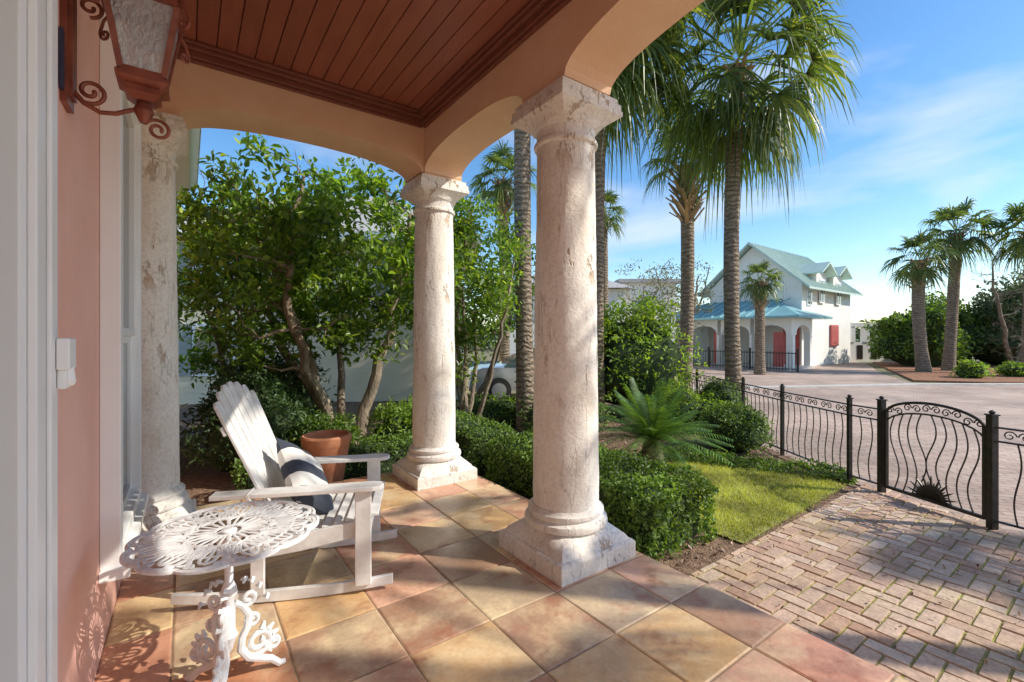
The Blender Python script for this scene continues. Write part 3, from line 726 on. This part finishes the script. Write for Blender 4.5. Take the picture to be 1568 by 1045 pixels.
# lawn
LU=[(3.70,1.93),(6.05,2.0),(6.3,2.55),(5.9,3.55),(4.6,3.9),(3.72,3.4)]
b=MB(); b.poly([(u,v,GZ+.004) for u,v in LU]); lawn=b.obj('lawn',[M['lawnbase']],None,rot=(0,0,TH))
def inpoly(x,y,P):
    r=False;j=len(P)-1
    for i in range(len(P)):
        if (P[i][1]>y)!=(P[j][1]>y) and x<(P[j][0]-P[i][0])*(y-P[i][1])/(P[j][1]-P[i][1])+P[i][0]: r=not r
        j=i
    return r
gp_=[]
while len(gp_)<26000:
    x,y=random.uniform(3.6,6.4),random.uniform(1.85,4.0)
    if inpoly(x+random.gauss(0,.03),y+random.gauss(0,.03),LU): gp_.append((x,y))
gp_=np.array(gp_); n=len(gp_); B0=np.concatenate([gp_,np.full((n,1),GZ+.004)],1); a=RNG.random(n)*6.28; h=.016+.028*RNG.random(n)
w=np.stack([np.cos(a),np.sin(a),np.zeros(n)],1)*.004; tip=B0+np.stack([RNG.normal(size=n)*.014,RNG.normal(size=n)*.014,h],1)
V=np.stack([B0-w,B0+w,tip],1).reshape(-1,3); F=np.arange(3*n).reshape(-1,3); npmesh('grass_blades',V,F,M['grass'],lawn)
n=5000; P=np.stack([RNG.uniform(-3,4,n),RNG.uniform(2.5,11,n),np.full(n,GZ)],1)
uu=P[:,0]*CU+P[:,1]*SU; vv=-P[:,0]*SU+P[:,1]*CU; P=P[~((uu<2.6)&(vv<4.9))]; vv=-P[:,0]*SU+P[:,1]*CU; P=P[vv>1.95]
leaves('mulch_chips',P,.05,.02,M['chip'],None,bias=None,upb=3)
n=260; P=np.stack([RNG.uniform(.6,4.2,n),RNG.uniform(1.4,5.0,n),np.full(n,GZ+.02)],1); uu=P[:,0]*CU+P[:,1]*SU; vv=-P[:,0]*SU+P[:,1]*CU; P=P[(uu>2.6)&(vv<1.9)]
leaves('fallen_leaves',P,.035,.014,M['chip'],None,bias=None,upb=4)
# ---------------------------------------------------------------- herringbone brick path
def fx(y):
    for (xa,ya),(xb,yb) in zip(FP[:-1],FP[1:]):
        if ya<=y<=yb: return xa+(xb-xa)*(y-ya)/(yb-ya)
    return 5.6 if y<1 else 3.8
b=MB(); W_=.104
for i in range(-2,62):
    for j in range(-58,4):
        m=(i-j)%4
        if m==0: su,sv=2,1
        elif m==3: su,sv=1,2
        else: continue
        a0=2.6+i*W_; b0=1.86+j*W_; a1=a0+su*W_; b1=b0+sv*W_
        a0=max(a0,2.565); b1=min(b1,1.905)
        if a1-a0<.03 or b1-b0<.03: continue
        c=H((a0+a1)/2,(b0+b1)/2)
        if c.x>fx(c.y)+.1 or c.y<-.3: continue
        zc=GZ+random.uniform(-.003,.003)+.006; t=[zc+random.uniform(-.0022,.0022) for _ in range(4)]
        gg=.004; a,cc,d,f=a0+gg,a1-gg,b0+gg,b1-gg; e=.005; jx,jy=random.uniform(-.0015,.0015),random.uniform(-.0015,.0015)
        a+=jx;cc+=jx;d+=jy;f+=jy
        vs=[(a,d,GZ-.012),(cc,d,GZ-.012),(cc,f,GZ-.012),(a,f,GZ-.012),(a+e,d+e,t[0]),(cc-e,d+e,t[1]),(cc-e,f-e,t[2]),(a+e,f-e,t[3])]
        b.add(vs,[(0,1,5,4),(1,2,6,5),(2,3,7,6),(3,0,4,7),(4,5,6,7)])
path=b.obj('brick_path',[M['paver']],None,rot=(0,0,TH))
def toH(x,y): return (x*CU+y*SU,-x*SU+y*CU)
e1=[toH(*p) for p in FP[:6]]
b=MB(); b.poly([(2.56,1.9,GZ-.004),(2.56,-3.4,GZ-.004),(4.6,-3.4,GZ-.004)]+[(u,v,GZ-.004) for u,v in e1 if v<1.9]+[(e1[5][0]-.05,1.9,GZ-.004)]); b.obj('joint_sand',[M['moss']],path)
n=9000; i_=RNG.integers(0,60,n); k_=RNG.random(n)<.5
uu=np.where(k_,RNG.uniform(2.6,6.8,n),2.6+W_*i_+RNG.normal(size=n)*.003); vv=np.where(k_,1.86-W_*i_+RNG.normal(size=n)*.003,RNG.uniform(-3,1.9,n))
def injoint(x,y):   # keep tufts only where a joint really runs (not across a brick)
    gx=(x-2.6)/W_; gy=(y-1.86)/W_; rx=round(gx); ry=round(gy)
    if abs(gx-rx)<abs(gy-ry): i=rx; j=math.floor(gy); return (i-1-j)%4!=0
    j=ry; i=math.floor(gx); return (i-(j-1))%4!=3
P=np.stack([uu,vv,np.full(n,GZ+.002)],1); msk=np.array([noise.noise(Vector((x*1.2,y*1.2,3)))>-.02 and (x*CU-y*SU)<fx(x*SU+y*CU) and injoint(x,y) for x,y in zip(uu,vv)]); P=P[msk]
leaves('joint_moss',P,.012,.006,M['grass'],path,bias=None,upb=1)

# ---------------------------------------------------------------- fence and gate
def fpost(b,p,h=.98,w=.022):
    x,y=p; b.box(x-w,x+w,y-w,y+w,GZ,GZ+h); b.box(x-w-.008,x+w+.008,y-w-.008,y+w+.008,GZ+h,GZ+h+.012); b.lathe([(.012,0),(.022,.012),(.022,.025),(.006,.036)],10,(x,y,GZ+h+.012))
def panel(b,p0,p1,h=.90):
    p0=Vector((*p0,0));p1=Vector((*p1,0)); L=(p1-p0).length; d=(p1-p0)/L
    zt=GZ+h; zb=GZ+.08
    for z in (zt,zt-.12,zb): b.beam(p0+Z*z,p1+Z*z,.03,.014,d.cross(Z))
    n=max(2,int(L/.115))
    for i in range(1,n):
        s=L*i/n; c=p0+d*s
        pts=[]
        for k in range(15):
            t=k/14; z=zb+(zt-.12-zb)*t; pts.append(c+d*(.022*math.sin(2*math.pi*t))+Z*z)
        b.tube(pts,.0065,6)
    m=max(1,int(round(L/.26)))
    for i in range(m):
        s=L*(i+.5)/m; c=p0+d*s+Z*(zt-.062)
        b.tube(spiral(c-d*.048,.044,.010,0,1.3,d,Z,16),.0055,5); b.tube(spiral(c+d*.048,.044,.010,math.pi,-1.3,d,Z,16),.0055,5)
fn=grp('wrought_iron_fence'); b=MB()
for i,(p,q) in enumerate(zip(FP[:-1],FP[1:])):
    if i==3: continue
    panel(b,p,q)
for p in FP: fpost(b,p,1.0 if p in FP[3:5] else .97,.028 if p in FP[3:5] else .02)
b.obj('fence_panels',[M['iron']],fn)
gt=grp('iron_gate'); b=MB(); p0=Vector((*FP[3],0)); p1=Vector((*FP[4],0)); d=(p1-p0).normalized(); p0=p0+d*.05; p1=p1-d*.05; L=(p1-p0).length
def gpt(s,z): return p0+d*s+Z*(GZ+z)
def topz(s): q=(s/L-.5)*2; return .86+.17*math.sqrt(max(0,1-q*q*.96))
b.tube([gpt(L*i/24,topz(L*i/24)) for i in range(25)],.014,8); b.tube([gpt(L*i/24,topz(L*i/24)-.11) for i in range(25)],.009,8)
b.beam(gpt(0,.07),gpt(0,.90),.03,.03); b.beam(gpt(L,.07),gpt(L,.90),.03,.03); b.beam(gpt(0,.08),gpt(L,.08),.03,.03,(0,0,1))
for i in range(5):
    s=L*(i+.5)/5; 
    b.tube(spiral(gpt(s-.045,topz(s)-.056),.04,.01,0,1.3,d,Z,16),.006,5); b.tube(spiral(gpt(s+.045,topz(s)-.056),.04,.01,math.pi,-1.3,d,Z,16),.006,5)
hub=gpt(L/2,.09)
for i in range(19):
    a=math.pi*(i+.5)/19; e=.17+.06*(i%2); v=(d*math.cos(a)+Z*math.sin(a)); b.beam(hub,hub+v*e,.05,.012,v.cross(d.cross(Z)),0,.004)
b.tube([hub+(d*math.cos(math.pi*i/16)+Z*math.sin(math.pi*i/16))*.11 for i in range(17)],.012,6)
for i in range(1,10):
    s=L*i/10; fr=(i-5)/5; pts=[]
    zs0=.09+math.sqrt(max(0,.17**2-(s-L/2)**2)) if abs(s-L/2)<.17 else .09
    for k in range(19):
        t=k/18; z=zs0+(topz(s)-.11-zs0)*t; pts.append(gpt(s+.045*math.sin(2*math.pi*t*1.0)*(1 if fr<=0 else -1),z))
    b.tube(pts,.0065,6)
b.obj('gate_leaf',[M['iron']],gt)

# ---------------------------------------------------------------- house across the street
X1=Vector((15.6,24.5,0)); ang=math.atan2(.61,.80)
hs=grp('white_green_roof_house',(X1.x,X1.y,GZ),ang)
W,Dp=5.2,7.6; EZ=4.55; PK=7.0
b=MB(); b.box(0,Dp,0,W,0,EZ)
b.add([(0,0,EZ),(0,W,EZ),(0,W/2,PK-.12),(.2,0,EZ),(.2,W,EZ),(.2,W/2,PK-.12)],[(0,2,1),(3,4,5),(0,3,5,2),(1,2,5,4)])
b.obj('walls',[M['houseWhite']],hs)
b=MB(); ov=.55; k=(PK-EZ)/(W/2)
def slope(y0,z0,y1,z1,x0,x1,mi=0,th=.1):
    b.add([(x0,y0,z0),(x1,y0,z0),(x1,y1,z1),(x0,y1,z1),(x0,y0,z0+th),(x1,y0,z0+th),(x1,y1,z1+th),(x0,y1,z1+th)],[(0,1,2,3),(7,6,5,4),(0,4,5,1),(3,2,6,7),(0,3,7,4),(1,5,6,2)],mi)
slope(-ov,EZ-ov*k*.7,W/2,PK,-.5,Dp+.4); slope(W+ov,EZ-ov*k*.7,W/2+.002,PK,-.5,Dp+.4)
for i in range(22):
    x=-.48+i*.4
    if x<Dp+.4: b.beam((x,-ov,EZ-ov*k*.7+.12),(x,W/2,PK+.12),.04,.05,(1,0,0))
b.obj('main_roof',[M['greenroof']],hs)
b=MB()
for x in (2.6,5.2): b.box(x-.75,x+.75,-.06,1.5,EZ-.3,EZ+.75)
b.obj('dormer_walls',[M['houseWhite']],hs)
b=MB()
for x in (2.6,5.2):
    for sg_ in (-1,1):
        b.add([(x+sg_*1.1,-.5,EZ+.62),(x,-.5,EZ+1.25),(x,2.1,EZ+1.25),(x+sg_*1.1,1.4,EZ+.62),(x+sg_*1.1,-.5,EZ+.70),(x,-.5,EZ+1.35),(x,2.1,EZ+1.35),(x+sg_*1.1,1.4,EZ+.70)],[(0,1,2,3),(7,6,5,4),(0,4,5,1),(3,2,6,7),(0,3,7,4)])
b.obj('dormer_roofs',[M['greenroof']],hs)
b=MB()
def wn(x0,x1,z0,z1,y=-.02):
    b.box(x0-.08,x1+.08,y-.04,y+.018,z0-.08,z1+.08,0); b.box(x0,x1,y-.06,y-.041,z0,z1,1); b.box((x0+x1)/2-.02,(x0+x1)/2+.02,y-.075,y-.061,z0,z1,0)
wn(2.3,2.9,EZ-.9,EZ+.3,-.07); wn(4.9,5.5,EZ-.9,EZ+.3,-.07); wn(.7,1.2,EZ-1.1,EZ-.4)
b.box(4.0,5.2,-.10,-.02,1.1,2.35,2)
for zz in range(9): b.box(4.05,5.15,-.125,-.101,1.15+zz*.13,1.21+zz*.13,2)
for (y0,y1) in ((.9,1.6),(3.4,4.1)):
    b.box(-.06,0-.002,y0-.08,y1+.08,3.5,4.8,0); b.box(-.09,-.061,y0,y1,3.58,4.72,1)
b.obj('windows',[M['white'],M['glass'],M['red']],hs)
b=MB(); arc=[(-.3,1.3),(1.5,3.1),(3.3,4.9),(5.1,6.7)]
for (a,c) in arc:
    arch_beam(b,'y',a-.2,c+.2-.001,a+.05,c-.05,-2.6,-2.3,1.75,2.25,2.75)
    b.box(-2.6,-2.3,a-.25,a+.05,0,1.75); b.box(-2.6,-2.3,c-.05,c+.12,0,1.75)
arch_beam(b,'x',-2.299,-.01,-2.0,-.3,-.5,-.2,1.75,2.25,2.75); 
b.box(-.3,0-.01,-.5,-.2,0,1.75); b.box(-.3,2.5,W+.01,7.2,0,2.9)
b.box(0-.25,-.011,W+.3,W+.6,0,2.6)
b.obj('arcade',[M['houseWhite']],hs)
b=MB(); 
e=.55; x0,x1,y0,y1=-2.6-e,.0,-.5-e,6.9+e; ze,zr=2.7,3.75
b.add([(x0,y0,ze),(x0,y1,ze),(x1,y1,ze),(x1,y0,ze),(-.01,y0+2.4,zr),(-.01,y1-2.0,zr),(1.2,y0,ze),(1.2,0,ze+.35),(x0,y0,ze-.1),(x0,y1,ze-.1),(x1,y1,ze-.1),(1.2,y0,ze-.1)],[(0,4,5,1),(1,5,2),(0,6,7,4),(8,0,1,9),(8,11,6,0),(9,1,2,10),(8,9,10,11)])
for i in range(18):
    y=y0+.2+i*.47
    if y0+1.6<y<y1-1.5: b.beam((x0,y,ze+.03),(-.02,y,zr+.03),.04,.05,(0,1,0))
b.obj('porch_roof',[M['tealroof']],hs)
b=MB(); 
for (y0,y1) in ((.1,.9),(2.0,2.7),(3.7,4.5),(5.5,6.3)): b.box(-.07,-.012,y0,y1,.1,2.1,0 if int(y0)%2==0 else 1)
b.box(-2.25,-2.2,.0,.5,.1,1.9,0); b.box(-2.25,-2.2,3.3,3.7,.1,1.9,0)
b.obj('doors',[M['red'],M['glass']],hs)
b=MB(); b.box(-3.3,0,-.6,7.5,-.02,.12); b.obj('porch_base',[M['concrete']],hs)
nf=grp('picket_iron_fence',(X1.x,X1.y,GZ),ang); b=MB()
for y in np.arange(-1.2,8,.14): b.box(-3.62,-3.6,y,y+.02,0,.95)
b.box(-3.63,-3.59,-1.2,8,.85,.89); b.box(-3.63,-3.59,-1.2,8,.1,.14)
for y in (-1.2,1,3.2,5.4,7.8): b.box(-3.65,-3.57,y,y+.08,0,1.1)
b.obj('pickets',[M['iron']],nf)
gf=grp('white_garden_wall',(21.9,29.5,GZ),.1); b=MB(); b.box(0,3.2,0,.3,0,1.3); 
for i in range(4): b.box(.05+i*1.0,.35+i*1.0,-.05,.35,1.3,2.3)
b.box(0,3.4,-.08,.38,2.3,2.55)
for i in range(3): b.box(.5+i*1.0,.9+i*1.0,-.02,-.001,.2,1.1,1)
b.obj('wall_body',[M['houseWhite'],M['iron']],gf)
# ---------------------------------------------------------------- neighbour house left
nb=grp('cream_siding_house',(-8.6,11.2,GZ),.12)
b=MB(); b.box(0,7.3,0,6,0,4.3); b.obj('siding_walls',[M['cream']],nb)
b=MB(); b.add([(-.5,-.6,4.25),(7.8,-.6,4.25),(7.8,6.6,4.25),(-.5,6.6,4.25),(2.5,3,6.2),(4.8,3,6.2)],[(0,1,5,4),(1,2,5),(2,3,4,5),(3,0,4)]); b.obj('hip_roof',[M['grey']],nb)
b=MB(); b.box(-.5,7.8,-.62,-.5,4.08,4.25); b.box(-.5,7.8,-.499,0,4.15,4.2)
for x,z in ((1.2,.7),(1.2,2.7),(5.9,2.7)):
    b.box(x-.5,x+.5,-.05,-.001,z,z+1.3); b.box(x-.42,x+.42,-.07,-.051,z+.08,z+1.22,1); b.box(x-.8,x-.52,-.05,-.001,z,z+1.3,2); b.box(x+.52,x+.8,-.05,-.001,z,z+1.3,2)
b.box(7.2,7.32,-.05,-.001,0,4.2); b.box(-.02,.1,-.05,-.001,0,4.2)
b.obj('windows_trim',[M['white'],M['glass'],M['shutter']],nb)
wb=grp('white_beach_house',(-.5,24,GZ),0); b=MB(); b.box(0,6.5,0,6,0,4.2); b.box(6.5,9.5,1,6,0,4.6); b.obj('walls',[M['houseWhite']],wb)
b=MB(); b.add([(-.4,-.4,4.2),(6.9,-.4,4.2),(6.9,6.4,4.2),(-.4,6.4,4.2),(2.6,3,5.6),(4,3,5.6)],[(0,1,5,4),(1,2,5),(2,3,4,5),(3,0,4)]); b.box(6.3,9.8,.7,6.3,4.6,4.8); b.obj('roof',[M['grey']],wb)
b=MB()
for x in (1,3,5,7.5): b.box(x-.4,x+.4,-.05 if x<6 else .95,-.001 if x<6 else .999,2.4,3.6)
b.obj('windows',[M['glass']],wb)
wb2=grp('white_beach_house',(28,52,GZ),0.2); b=MB(); b.box(0,10,0,6,0,6.5); b.box(2,6,1,5,6.5,8); b.box(-.4,10.4,-.4,6.4,6.5,6.7,1)
for x in (1,3.5,6,8.5): b.box(x-.5,x+.5,-.05,-.001,3.6,5.2,2)
b.obj('walls',[M['houseWhite'],M['greenroof'],M['glass']],wb2)
# ---------------------------------------------------------------- parked car
car=grp('parked_car',(.9,12.6,GZ),.12); b=MB()
prof=[(-2.1,.45,.62),(-2.05,.78,.78),(-1.75,.88,.83),(-1.2,.92,.85),(-.55,1.36,.66),(.3,1.42,.66),(1.0,1.30,.66),(1.7,.98,.82),(2.05,.88,.80),(2.15,.55,.72)]
vs=[];
for x,z,w in prof:
    vs+=[(x,-w*1.0 if z<1 else -.86,.28),(x,-max(w,.8)*1.03,.6 if z>.6 else z*.9),(x,-max(w,.8) if z<1 else -.82,min(z,.88)),(x,-w*.86,z),(x,w*.86,z),(x,max(w,.8) if z<1 else .82,min(z,.88)),(x,max(w,.8)*1.03,.6 if z>.6 else z*.9),(x,w if z<1 else .86,.28)]
fs=[]
for i in range(len(prof)-1):
    for k in range(8): fs.append((i*8+k,i*8+(k+1)%8,(i+1)*8+(k+1)%8,(i+1)*8+k))
fs+= [tuple(range(8))[::-1],tuple((len(prof)-1)*8+k for k in range(8))]
b.add(vs,fs)
for i in (3,4,5,6):
    for k in (2,4): b.m[i*8+k]=1
for i in (3,6): b.m[i*8+3]=1
b.obj('car_body',[M['silver'],M['glass']],car,True,angle=30)
b=MB()
for x in(-1.35,1.35):
    for y in(-.84,.84):
        T=Matrix.Translation((x,y,.32))@Matrix.Rotation(math.pi/2,4,'X'); b.lathe([(.0,-.11),(.24,-.11),(.32,-.09),(.32,.09),(.24,.11),(0,.11)],24,(0,0,0),0,T); b.lathe([(0,-.12),(.19,-.115),(.19,.115),(0,.12)],16,(0,0,0),1,T)
b.obj('wheels',[M['rubber'],M['silver']],car,True)
# ---------------------------------------------------------------- background vegetation
def bed(name,pts,mat,z=GZ+.02):
    b=MB(); n=len(pts); b.add([(x,y,z) for x,y in pts]+[(x,y,GZ-.03) for x,y in pts],[tuple(range(n))]+[(i,i+n,(i+1)%n+n,(i+1)%n) for i in range(n)]); return b.obj(name,[M[mat]])
bed('mulch_island',[(15.0,17.0),(17,16.35),(40,16.35),(40,30),(23,29),(17.0,20.0)],'mulchred',GZ+.05)
bed('concrete_kerb',[(4.6,14.4),(9,14.9),(14,15.7),(60,15.9),(60,16.25),(14,16.05),(9,15.25),(4.6,14.75)],'concrete',GZ+.03)
shrub('round_tree',(22.3,25.2,1.2),(2.0,1.7,1.8),5000,.22,.11,M['hedgeleaf'],lump=.25,core=.85)
shrub('round_tree',(25.6,27,1.3),(2.0,1.7,2.0),3600,.22,.11,M['hedgeleaf'],lump=.25,core=.85)
shrub('round_tree',(28.5,25.5,1.7),(2.4,2.2,2.6),4600,.24,.12,M['farleaf'],lump=.35,core=.82,coremat='farcore')
shrub('round_tree',(33,28,1.9),(3.2,2.4,3.0),4500,.28,.13,M['olive'],lump=.35,core=.82,coremat='farcore')
shrub('lime_shrub',(18.2,18.0,.1),(.55,.5,.4),900,.1,.04,M['limeleaf'],core=.8)
shrub('lime_shrub',(20.6,18.6,.05),(.7,.5,.35),900,.1,.04,M['limeleaf'],core=.8)
tree('bare_tree',(21.4,18.6,GZ),3,(21.6,18.7,1.2),(1.3,1.0,1.2),70,1,.45,.1,.1,'olive',33,None,.05,bare=True,thin=.009)
tree('bare_tree',(26.5,24,GZ),2,(26.5,24,4.4),(2.2,2,2.8),80,1,.7,.1,.1,'olive',34,None,.12,bare=True,thin=.014)
tree('sparse_oak',(6.6,21,GZ),3,(7.0,21,3.0),(2.4,1.8,2.1),70,24,.6,.13,.06,'olive',35,None,.11,thin=.014)
tree('sparse_oak',(9.6,27,GZ),2,(9.8,27,3.9),(2.2,1.8,2.2),60,22,.6,.14,.06,'olive',36,None,.11,thin=.014)
cs=[];rs=random.Random(9)
for i in range(240):
    a=rs.uniform(-.75,1.0); r=rs.uniform(48,75); x=math.tan(a*.9)*r; 
    h=rs.uniform(1.5,3.6)*(1.0+.4*noise.noise(Vector((x*.08,0,0)))); cs.append((x,r,GZ+h*rs.random()))
P=clumps(cs,2.3,80,.7); leaves('distant_trees',P,.6,.4,M['farleaf'],None)
b=MB(); rs=random.Random(4)
for i in range(40): x=-90+i*5; b.box(x,x+4.9,80,81,GZ,GZ+2.2+rs.random()*1.0)
b.obj('distant_tree_mass',[M['farcore']])

# ---------------------------------------------------------------- world, sun, camera
w=bpy.data.worlds.new('World'); S.world=w; w.use_nodes=True; nt=w.node_tree; bg=nt.nodes['Background']
sd=Vector((.96,-.16,0)).normalized(); az=math.atan2(sd.x,sd.y); el=math.radians(38)
sky=N(nt,'ShaderNodeTexSky',sky_type='NISHITA'); sky.sun_disc=False; sky.sun_elevation=el; sky.sun_rotation=az; sky.altitude=0; sky.air_density=1.0; sky.dust_density=.4; sky.ozone_density=1.5
tc=N(nt,'ShaderNodeTexCoord'); mp=N(nt,'ShaderNodeMapping'); mp.inputs['Scale'].default_value=(1.0,1.6,3.8); mp.inputs['Rotation'].default_value=(.2,.25,.5); nt.links.new(tc.outputs['Generated'],mp.inputs[0])
nz=N(nt,'ShaderNodeTexNoise'); nz.inputs['Scale'].default_value=1.6; nz.inputs['Detail'].default_value=5; nz.inputs['Roughness'].default_value=.5; nz.inputs['Distortion'].default_value=.4; nt.links.new(mp.outputs[0],nz.inputs['Vector'])
cf=ramp(nt,nz.outputs['Fac'],[(.52,0),(.72,.65)])
hs_=N(nt,'ShaderNodeHueSaturation'); hs_.inputs['Saturation'].default_value=1.28; hs_.inputs['Value'].default_value=1.45; nt.links.new(sky.outputs[0],hs_.inputs['Color'])
c=mix(nt,hs_.outputs[0],(7.2,7.3,7.4),cf)
nt.links.new(c,bg.inputs['Color']); bg.inputs['Strength'].default_value=.15
sl=bpy.data.lights.new('sun','SUN'); sl.energy=5.0; sl.angle=math.radians(.5); sl.color=(1,.93,.82)
so=bpy.data.objects.new('sun',sl); S.collection.objects.link(so)
dv=Vector((sd.x*math.cos(el),sd.y*math.cos(el),math.sin(el))); so.rotation_euler=dv.to_track_quat('Z','Y').to_euler(); so.location=dv*50
cd=bpy.data.cameras.new('camera'); co=bpy.data.objects.new('camera',cd); S.collection.objects.link(co); S.camera=co
co.location=(0,0,1.5); co.rotation_euler=(math.pi/2,0,0); cd.sensor_width=36; cd.lens=16.0; cd.shift_y=-.005; cd.clip_start=.03; cd.clip_end=1000
S.view_settings.view_transform='Standard'; S.view_settings.look='None'; S.view_settings.exposure=0
